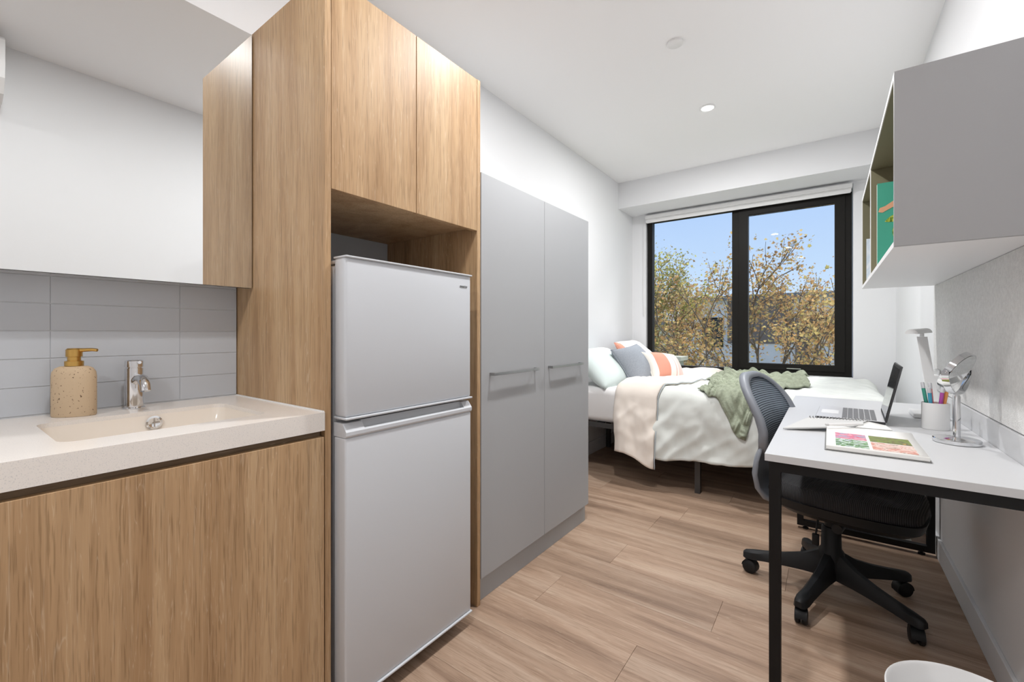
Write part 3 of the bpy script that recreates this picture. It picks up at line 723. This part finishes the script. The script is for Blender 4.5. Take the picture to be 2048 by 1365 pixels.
# spiral notebook
nb = thing('spiral_notebook', 'grey spiral notebook propped on the photo book', 'notebook', (.02, 1.98, ZQ))
A_, P_, C_, D_ = Vector((-.136, 1.885, ZQ+.002)), Vector((.075, 1.975, ZQ+.019)), Vector((.118, 2.100, ZQ+.024)), Vector((-.065, 2.075, ZQ+.020))
E_, F_ = Vector((.180, 2.005, ZQ+.016)), Vector((.175, 2.165, ZQ+.004))
def slab(bm, pts, th):
    lo = [bm.verts.new(p) for p in pts]; hi = [bm.verts.new(p+Vector((0, 0, th))) for p in pts]; n = len(pts)
    bm.faces.new(lo[::-1]); bm.faces.new(hi)
    for i in range(n): bm.faces.new((lo[i], lo[(i+1) % n], hi[(i+1) % n], hi[i]))
    return bm
obj('front_leaves', slab(B(), [A_, P_, C_, D_], .005), 'paper_grey', nb)
obj('back_leaves', slab(B(), [P_+Vector((.002, 0, -.001)), E_, F_, C_+Vector((.002, 0, -.001))], .003), 'paper', nb)
bm = B()
for i in range(18):
    p = D_.lerp(C_, (i+.5)/18)+Vector((0, -.003, .004)); d_ = (C_-D_).normalized()
    e1 = Vector((-d_.y, d_.x, 0)); tube(bm, [p+.0075*(e1*math.cos(a)+Vector((0, 0, 1))*math.sin(a))+d_*.0015*math.sin(a/2) for a in [2*PI*k/10 for k in range(11)]], .0012, 5, False)
obj('spiral_binding', bm, 'steel', nb, 'all')
pn = thing('pen', 'white pen lying across the top of the photo book', 'pen', (.05, 1.93, ZQ+.02))
a_, b_ = Vector((.000, 1.918, ZQ+.030)), Vector((.098, 1.972, ZQ+.035))
bm = B(); tube(bm, [a_, a_.lerp(b_, .3), a_.lerp(b_, .8), b_], [.0045, .0055, .0055, .005], 12); obj('barrel', bm, 'plastic_white', pn, True)
bm = B(); tube(bm, [a_+(a_-b_).normalized()*.0005, a_+(a_-b_).normalized()*.010], [.0045, .0038], 12); obj('cap', bm, 'paper_grey', pn, True)
# pen cup and markers
cx, cy = .322, 2.236
cp = thing('pen_cup', 'white oval pen cup on the desk', 'cup', (cx, cy, ZQ))
bm = B(); lathe(bm, 0, 0, [(.038, ZQ), (.0395, ZQ+.003), (.0395, ZQ+.098), (.0375, ZQ+.098), (.0375, ZQ+.006), (.003, ZQ+.005)], 40, 1, .8)
xform(bm, Matrix.Translation((cx, cy, 0)) @ Matrix.Rotation(math.radians(8), 4, 'Z')); obj('wall', bm, 'plastic_white', cp, True)
for i, (m, dx, dy, tx, ty, ln, lb) in enumerate((('marker_green', -.024, .004, -.024, .0, .172, 'green marker leaning in the pen cup'), ('marker_blue', -.014, -.010, -.012, -.012, .155, 'blue marker leaning in the pen cup'), ('marker_pink', -.006, .010, -.016, .012, .170, 'pink marker leaning in the pen cup'), ('marker_purple', .010, -.004, .018, -.004, .158, 'purple marker leaning in the pen cup'), ('marker_orange', .020, .006, .028, .0, .162, 'orange marker leaning in the pen cup'))):
    mk = thing('marker', lb, 'marker', (cx+dx*.5, cy+dy*.5, ZQ+.008), group='markers in the pen cup')
    p0 = Vector((cx+dx*.5, cy+dy*.5, ZQ+.0075)); p1 = Vector((cx+dx+tx*.5, cy+dy+ty*.5, ZQ+ln))
    bm = B(); tube(bm, [p0, p0.lerp(p1, .86)], .0058, 12); obj('barrel', bm, m, mk, True)
    bm = B(); tube(bm, [p0.lerp(p1, .865), p0.lerp(p1, .985), p1], [.0062, .0058, .0045], 12); obj('cap', bm, 'marker_cap', mk, True)
# make-up mirror
mx_, my_ = .337, 1.995
mm = thing('makeup_mirror', 'round chrome pedestal make-up mirror on the desk', 'mirror', (mx_, my_, ZQ))
bm = B(); lathe(bm, mx_, my_, [(.056, ZQ), (.058, ZQ+.002), (.058, ZQ+.012), (.0555, ZQ+.0145), (.012, ZQ+.017), (.010, ZQ+.018)], 48); obj('base', bm, 'chrome', mm, True)
bm = B(); lathe(bm, mx_, my_, [(.0095, ZQ+.0182), (.0095, ZQ+.150), (.007, ZQ+.156)], 24); obj('stem', bm, 'chrome', mm, True)
ax = Vector((.496, .868, 0)); n0 = Vector((.868, -.496, 0)); up = Vector((0, 0, 1)); Rm = .066
cen = Vector((mx_, my_, ZQ+.156+.079))
bm = B(); secs = []
for i in range(25):
    a = PI*i/24; rad = -ax*math.cos(a)-up*math.sin(a); c0 = cen+rad*(Rm+.010)
    secs.append([c0+rad*.0015+n0*.009, c0+rad*.0015-n0*.009, c0-rad*.0015-n0*.009, c0-rad*.0015+n0*.009])
loft(bm, secs); yk = obj('yoke', bm, 'chrome', mm, True)
for sg in (-1, 1):
    bm = B(); tube(bm, [cen+ax*sg*(Rm+.002), cen+ax*sg*(Rm+.017)], .004, 10); obj('pivot_screw', bm, 'chrome', yk, True)
th = math.radians(-29); nn = n0*math.cos(th)+up*math.sin(th); uu = nn.cross(ax).normalized()
M = Matrix((( ax.x, uu.x, nn.x, cen.x), (ax.y, uu.y, nn.y, cen.y), (ax.z, uu.z, nn.z, cen.z), (0, 0, 0, 1)))
bm = B(); lathe(bm, 0, 0, [(Rm-.004, -.008), (Rm, -.009), (Rm, .009), (Rm-.004, .008)], 48); xform(bm, M); rim = obj('rim', bm, 'chrome', mm, True)
bm = B(); lathe(bm, 0, 0, [(Rm-.005, .0085), (Rm-.005, .0095)], 48); xform(bm, M); obj('mirror_glass', bm, 'mirror', rim)
# desk lamp
lm = thing('desk_lamp', 'white slim desk lamp standing behind the pen cup', 'lamp', (.345, 2.57, ZQ))
obj('base', BX(.288, .400, 2.47, 2.62, ZQ, ZQ+.020, bev=.006, seg=3), 'plastic_white', lm, True)
bm = B(); s0, s1 = Vector((.372, 2.60, ZQ+.0203)), Vector((.338, 2.655, 1.085))
loft(bm, [[p+Vector((dx, dy, 0)) for dx, dy in ((-.017, -.007), (.017, -.007), (.017, .007), (-.017, .007))] for p in (s0, s1)]); obj('stem', bm, 'plastic_white', lm)
bm = B(); tube(bm, [s1+Vector((0, 0, .0005)), s1+Vector((0, 0, .016))], .008, 10); obj('joint', bm, 'plastic_white', lm, True)
h0, h1 = s1+Vector((.015, .015, .018)), Vector((.285, 2.50, 1.097)); d_ = (h1-h0).normalized(); sd_ = d_.cross(Vector((0, 0, 1))).normalized(); uz = sd_.cross(d_)
half = [(.022*math.cos(PI*i/12), .020*math.sin(PI*i/12)) for i in range(13)]
bm = B(); loft(bm, [[p+sd_*a+uz*b for a, b in half] for p in (h0, h1)]); obj('lamp_head', bm, 'plastic_white', lm, True)
# power point and charger
so_ = thing('power_point', 'white double power point on the wall behind the desk lamp', 'power point', (XR-.012, 2.93, .84))
obj('plate', BX(XR-.018, XR-.0105, 2.86, 2.99, .845, .925, bev=.003), 'plastic_white', so_)
obj('switch', BX(XR-.021, XR-.0182, 2.95, 2.965, .895, .915), 'plastic_white', so_)
ch = thing('charger', 'white plug in charger with a cable behind the make-up mirror', 'charger', (XR-.03, 2.78, .83))
obj('adapter', BX(XR-.062, XR-.0215, 2.80, 2.868, .835, .905, bev=.005), 'plastic_white', ch)
bm = B(); tube(bm, [(XR-.05, 2.84, .836), (XR-.055, 2.82, .80), (XR-.07, 2.76, .76), (XR-.05, 2.70, ZQ+.004), (.36, 2.66, ZQ+.004)], .0022, 6); obj('cable', bm, 'plastic_white', ch, True)
# waste bin
wb = thing('waste_bin', 'round white waste bin on the floor at the end of the desk', 'bin', (.255, 1.312, 0))
bm = B(); lathe(bm, .255, 1.312, [(.115, 0), (.120, .004), (.148, .294), (.151, .300), (.148, .302), (.144, .297), (.116, .010), (.003, .008)], 56); obj('shell', bm, 'plastic_white', wb, True)

# ------------------------------------------------------------------ office chair (local frame: +x is the way it faces)
CXc, CYc, CR = .009, 2.262, math.radians(-13)
oc = thing('office_chair', 'black swivel office chair with grey mesh back tucked under the desk', 'chair', (CXc, CYc, 0), CR)
def cpart(n_, bm, m, sm=True, par=None): return obj(n_, bm, m, par or oc, sm, local=True)
bm = B(); lathe(bm, 0, 0, [(.030, .075), (.045, .085), (.050, .13), (.044, .19), (.036, .20), (.034, .285), (.030, .29)], 28); cpart('hub', bm, 'plastic_black')
bm = B(); lathe(bm, 0, 0, [(.024, .2905), (.024, .372)], 20); cpart('gas_lift', bm, 'plastic_black')
for k_ in range(5):
    a = math.radians(-180+72*k_)-CR; R = Matrix.Rotation(a, 4, 'Z')
    bm = B(); secs = []
    for r, zb, zt, wb_, wt in ((.040, .085, .185, .030, .020), (.10, .085, .150, .027, .017), (.17, .080, .128, .024, .015), (.24, .074, .113, .023, .014), (.29, .068, .104, .024, .016), (.318, .066, .098, .020, .013), (.328, .068, .090, .012, .008)):
        secs.append([(r, -wb_, zb), (r, wb_, zb), (r, wt*1.25, (zb+zt*2)/3+.004), (r, wt*.6, zt), (r, -wt*.6, zt), (r, -wt*1.25, (zb+zt*2)/3+.004)])
    loft(bm, secs); xform(bm, R); arm = cpart('base_arm', bm, 'plastic_black', True)
    cw = Matrix.Translation((.300, 0, .029)); sw = Matrix.Rotation(random.uniform(-.9, .9), 4, 'Z')
    bm = B()
    for sg in (-1, 1):
        wbm = B(); lathe(wbm, 0, 0, [(.006, .002), (.024, .003), (.029, .007), (.029, .017), (.024, .021), (.006, .022)], 24)
        xform(wbm, Matrix.Rotation(-sg*PI/2, 4, 'X')); me = bpy.data.meshes.new('t'); wbm.to_mesh(me); wbm.free(); bm.from_mesh(me); bpy.data.meshes.remove(me)
    tube(bm, [(0, 0, .010), (0, 0, .042)], .007, 10)
    sec2 = []
    for i in range(9):
        t_ = math.radians(-20+i*25); sec2.append([(-.032*math.cos(t_), -.019, .032*math.sin(t_)), (-.032*math.cos(t_), .019, .032*math.sin(t_)), (-.030*math.cos(t_), .019, .030*math.sin(t_)), (-.030*math.cos(t_), -.019, .030*math.sin(t_))])
    loft(bm, sec2)
    xform(bm, R @ cw @ sw); cpart('caster', bm, 'plastic_black', True, arm)
# seat
def rsup(cx, cy, a, b, z, n=40, p=3.0):
    out = []
    for i in range(n):
        t_ = 2*PI*i/n; c_, s_ = math.cos(t_), math.sin(t_)
        out.append((cx+a*math.copysign(abs(c_)**(2/p), c_), cy+b*math.copysign(abs(s_)**(2/p), s_), z-.025*max(0, (c_))**4))
    return out
bm = B(); loft(bm, [rsup(.045, 0, .14, .14, .372), rsup(.045, 0, .215, .21, .376), rsup(.045, 0, .246, .238, .398), rsup(.045, 0, .255, .246, .432)]); cpart('seat_pan', bm, 'plastic_black')
bm = B(); loft(bm, [rsup(.045, 0, .246, .238, .4325), rsup(.045, 0, .252, .243, .448), rsup(.045, 0, .250, .241, .470), rsup(.045, 0, .235, .225, .488), rsup(.045, 0, .16, .15, .492), rsup(.045, 0, .05, .05, .490)]); cpart('seat_cushion', bm, 'seat_mesh')
bm = B(); tube(bm, [(.06, -.06, .36), (.06, -.13, .352)], .008, 10); tube(bm, [(.06, -.13, .352), (.06, -.185, .350)], .018, 14); cpart('tilt_knob', bm, 'plastic_black')
bm = B(); tube(bm, [(-.03, -.03, .365), (-.035, -.055, .31), (-.04, -.06, .255)], .004, 8); box(bm, -.052, -.028, -.068, -.054, .215, .262, bev=.003); cpart('height_lever', bm, 'plastic_black')
# back: S-shaped shell, frame rim with a mesh panel
def bx_(z):
    pts = [(.56, -.215), (.62, -.208), (.68, -.205), (.74, -.222), (.80, -.252), (.86, -.285), (.905, -.308), (.93, -.318)]
    for (za, xa), (zb, xb) in zip(pts, pts[1:]):
        if z <= zb: f_ = (z-za)/(zb-za); return xa+(xb-xa)*f_
    return pts[-1][1]
def back_out(t_, sc=1.0):
    c_, s_ = math.cos(t_), math.sin(t_); hw = .215*sc
    z = .735+(.185*sc)*math.copysign(abs(s_)**.62, s_); y = hw*math.copysign(abs(c_)**.72, c_)*(1-.22*max(0, (z-.735)/.185)**2)
    return y, z
def bcurve(y): return .35*y*y*1.6
bm = B(); nb_ = 64
def fr(sc, dx): return [Vector((bx_(back_out(2*PI*i/nb_, sc)[1])+bcurve(back_out(2*PI*i/nb_, sc)[0])+dx, *back_out(2*PI*i/nb_, sc))) for i in range(nb_)]
r1, r2, r3, r4 = fr(1.0, -.004), fr(.97, .010), fr(.86, .008), fr(.86, -.022)
r5 = fr(.97, -.028)
rings = [[bm.verts.new(p) for p in r] for r in (r1, r2, r3, r4, r5)]
for a, b in zip(rings, rings[1:]+rings[:1]):
    for i in range(nb_): bm.faces.new((a[i], a[(i+1) % nb_], b[(i+1) % nb_], b[i]))
cpart('back_frame', bm, 'chair_frame', 'all')
bm = B(); gs = [[None]*33 for _ in range(12)]
rg = [[bm.verts.new(p+Vector((-.006 if 0 else 0, 0, 0))) for p in fr(sc, .000-.004*(1-sc))] for sc in (.865, .7, .5, .3, .12)]
for a, b in zip(rg, rg[1:]):
    for i in range(nb_): bm.faces.new((a[i], a[(i+1) % nb_], b[(i+1) % nb_], b[i]))
bm.faces.new(rg[-1]); o = cpart('back_mesh', bm, 'chair_mesh', 'all'); md = o.modifiers.new('t', 'SOLIDIFY'); md.thickness = .004
# bowed lower support from the back frame down under the seat
bm = B(); secs = []
for z, x, hw, tkx in ((.640, -.232, .16, .014), (.60, -.252, .185, .022), (.55, -.272, .20, .030), (.49, -.280, .20, .034), (.43, -.268, .185, .034), (.38, -.235, .15, .030), (.352, -.18, .10, .026), (.345, -.10, .07, .022)):
    ring = []
    for i in range(13):
        y = -hw+2*hw*i/12; ring.append(Vector((x+1.1*y*y-.0, y, z)))
    for i in range(12, -1, -1):
        y = -hw+2*hw*i/12; ring.append(Vector((x+1.1*y*y+tkx*(1-.4*abs(y/hw)), y, z+(.014 if z < .39 else 0))))
    secs.append(ring)
loft(bm, secs); cpart('back_support', bm, 'chair_frame', 'all')

# ------------------------------------------------------------------ outside
GZ = -4.6
struct('ground', BX(-40, 40, YW+.6, 60, GZ-.2, GZ), 'ground_grass', 'grass and paving below the window')
random.seed(21)
def tree(label, x, y, h, spread, leafm, nleaf, seed, lean_=0):
    rnd = random.Random(seed)
    t = thing('plane_tree', label, 'tree', (x, y, GZ), group='plane trees outside the window')
    bm = B(); tips = []
    def grow(p, d, ln, r, lev):
        pts = [p]; q = p.copy(); dd = d.copy(); n = 4
        for i in range(n):
            dd = (dd+Vector((rnd.uniform(-1, 1), rnd.uniform(-1, 1), rnd.uniform(-.3, .7)))*.13).normalized(); q = q+dd*ln/n; pts.append(q.copy())
        tube(bm, pts, [r*(1-.12*i) for i in range(n+1)], 6 if lev < 2 else 4, False)
        if lev >= 2: tips.extend([(pts[k], lev) for k in range(1, n+1)])
        if lev < 5 and ln > .22:
            nch = 3 if lev < 3 else rnd.choice((2, 3))
            for c_ in range(nch):
                az = rnd.uniform(0, 2*PI); tilt = rnd.uniform(.3, .75)*spread
                o1 = dd.orthogonal().normalized(); o2 = dd.cross(o1)
                nd = (dd*math.cos(tilt)+(o1*math.cos(az)+o2*math.sin(az))*math.sin(tilt)+Vector((0, 0, .12))).normalized()
                k = rnd.choice((2, 3, 4)) if c_ else 4
                grow(pts[k], nd, ln*rnd.uniform(.62, .82), r*.58, lev+1)
    grow(Vector((x, y, GZ)), Vector((lean_, 0, 1)).normalized(), h*.36, .13, 0)
    obj('trunk', bm, 'bark', t, True)
    bm = B()
    shape = [(0, -.5), (.18, -.28), (.5, -.2), (.28, .05), (.36, .36), (.1, .24), (0, .55), (-.1, .24), (-.36, .36), (-.28, .05), (-.5, -.2), (-.18, -.28)]
    for i in range(nleaf):
        p, lev = rnd.choice(tips); sp = .12 if lev >= 4 else .10
        p = p+Vector((rnd.gauss(0, sp), rnd.gauss(0, sp), rnd.gauss(0, sp))); sz = rnd.uniform(.035, .088)
        R = Matrix.Rotation(rnd.uniform(0, 2*PI), 3, 'Z') @ Matrix.Rotation(rnd.uniform(.2, 1.5), 3, 'X') @ Matrix.Rotation(rnd.uniform(0, 2*PI), 3, 'Z')
        vs = [bm.verts.new(p+R @ Vector((a*sz, b*sz, .12*sz*abs(a)*4))) for a, b in shape]
        bm.faces.new(vs)
    f = obj('foliage', bm, leafm, t); f['kind'] = 'stuff'
tree('olive leaved tree behind the fixed window pane', -4.3, 11.2, 7.6, 1.0, 'leaf_olive', 17160, 3)
tree('rusty leaved tree behind the opening window sash', -.9, 10.6, 7.9, .95, 'leaf_rust', 7800, 8)
tree('rust and olive tree standing beyond the window mullion', -2.9, 12.8, 7.4, 1.05, 'leaf_rust', 12000, 12)
tree('bushy olive tree standing before the cream house', -6.4, 13.4, 7.2, 1.05, 'leaf_olive', 15180, 5)
tree('slender rust tree standing before the grey townhouse', .5, 12.9, 7.0, .9, 'leaf_rust', 5400, 31)
# houses
def house(name, label, x0, x1, y0, y1, zt, m, wins, roofm='roof_metal', clad=None):
    h = thing(name, label, 'building', ((x0+x1)/2, (y0+y1)/2, GZ))
    obj('wall', BX(x0, x1, y0, y1, GZ, zt), m, h)
    obj('roof', BX(x0-.25, x1+.25, y0-.25, y1+.25, zt, zt+.22), roofm, h)
    for a, b, za, zb in wins:
        f = obj('window', BX(a, b, y0-.06, y0-.001, za, zb), 'window_frame', h); obj('pane', BX(a+.08, b-.08, y0-.075, y0-.061, za+.08, zb-.08), 'dark_glass', f)
    if clad:
        for a, b, za, zb in clad: obj('cladding_panel', BX(a, b, y0-.04, y0-.001, za, zb), 'dark_clad', h)
house('townhouse', 'grey rendered townhouse with flat roof behind the trees', -6.3, 3.5, 24, 32, 2.75, 'render_wall', [(-5.3, -4.3, .4, 1.9), (-.55, .45, 1.0, 1.8), (-1.9, -1.0, -2.2, -.6)], clad=[(-4.1, -1.3, .6, 2.7), (-1.25, -.7, -3.0, 2.0)])
house('cream_house', 'cream walled house behind the trees', -16, -7.2, 25, 33, 1.55, 'cream_wall', [(-14, -12.6, -.6, .7), (-10.6, -9.2, -.6, .7)])
pp = thing('parapet_wall', 'grey green concrete parapet just outside the window', 'wall', (-3.0, 6.6, GZ))
obj('wall', BX(-4.2, -1.75, 6.45, 6.75, GZ, .70), 'concrete', pp)
obj('coping', BX(-4.25, -1.70, 6.40, 6.80, .70, .76, bev=.005), 'concrete', pp)
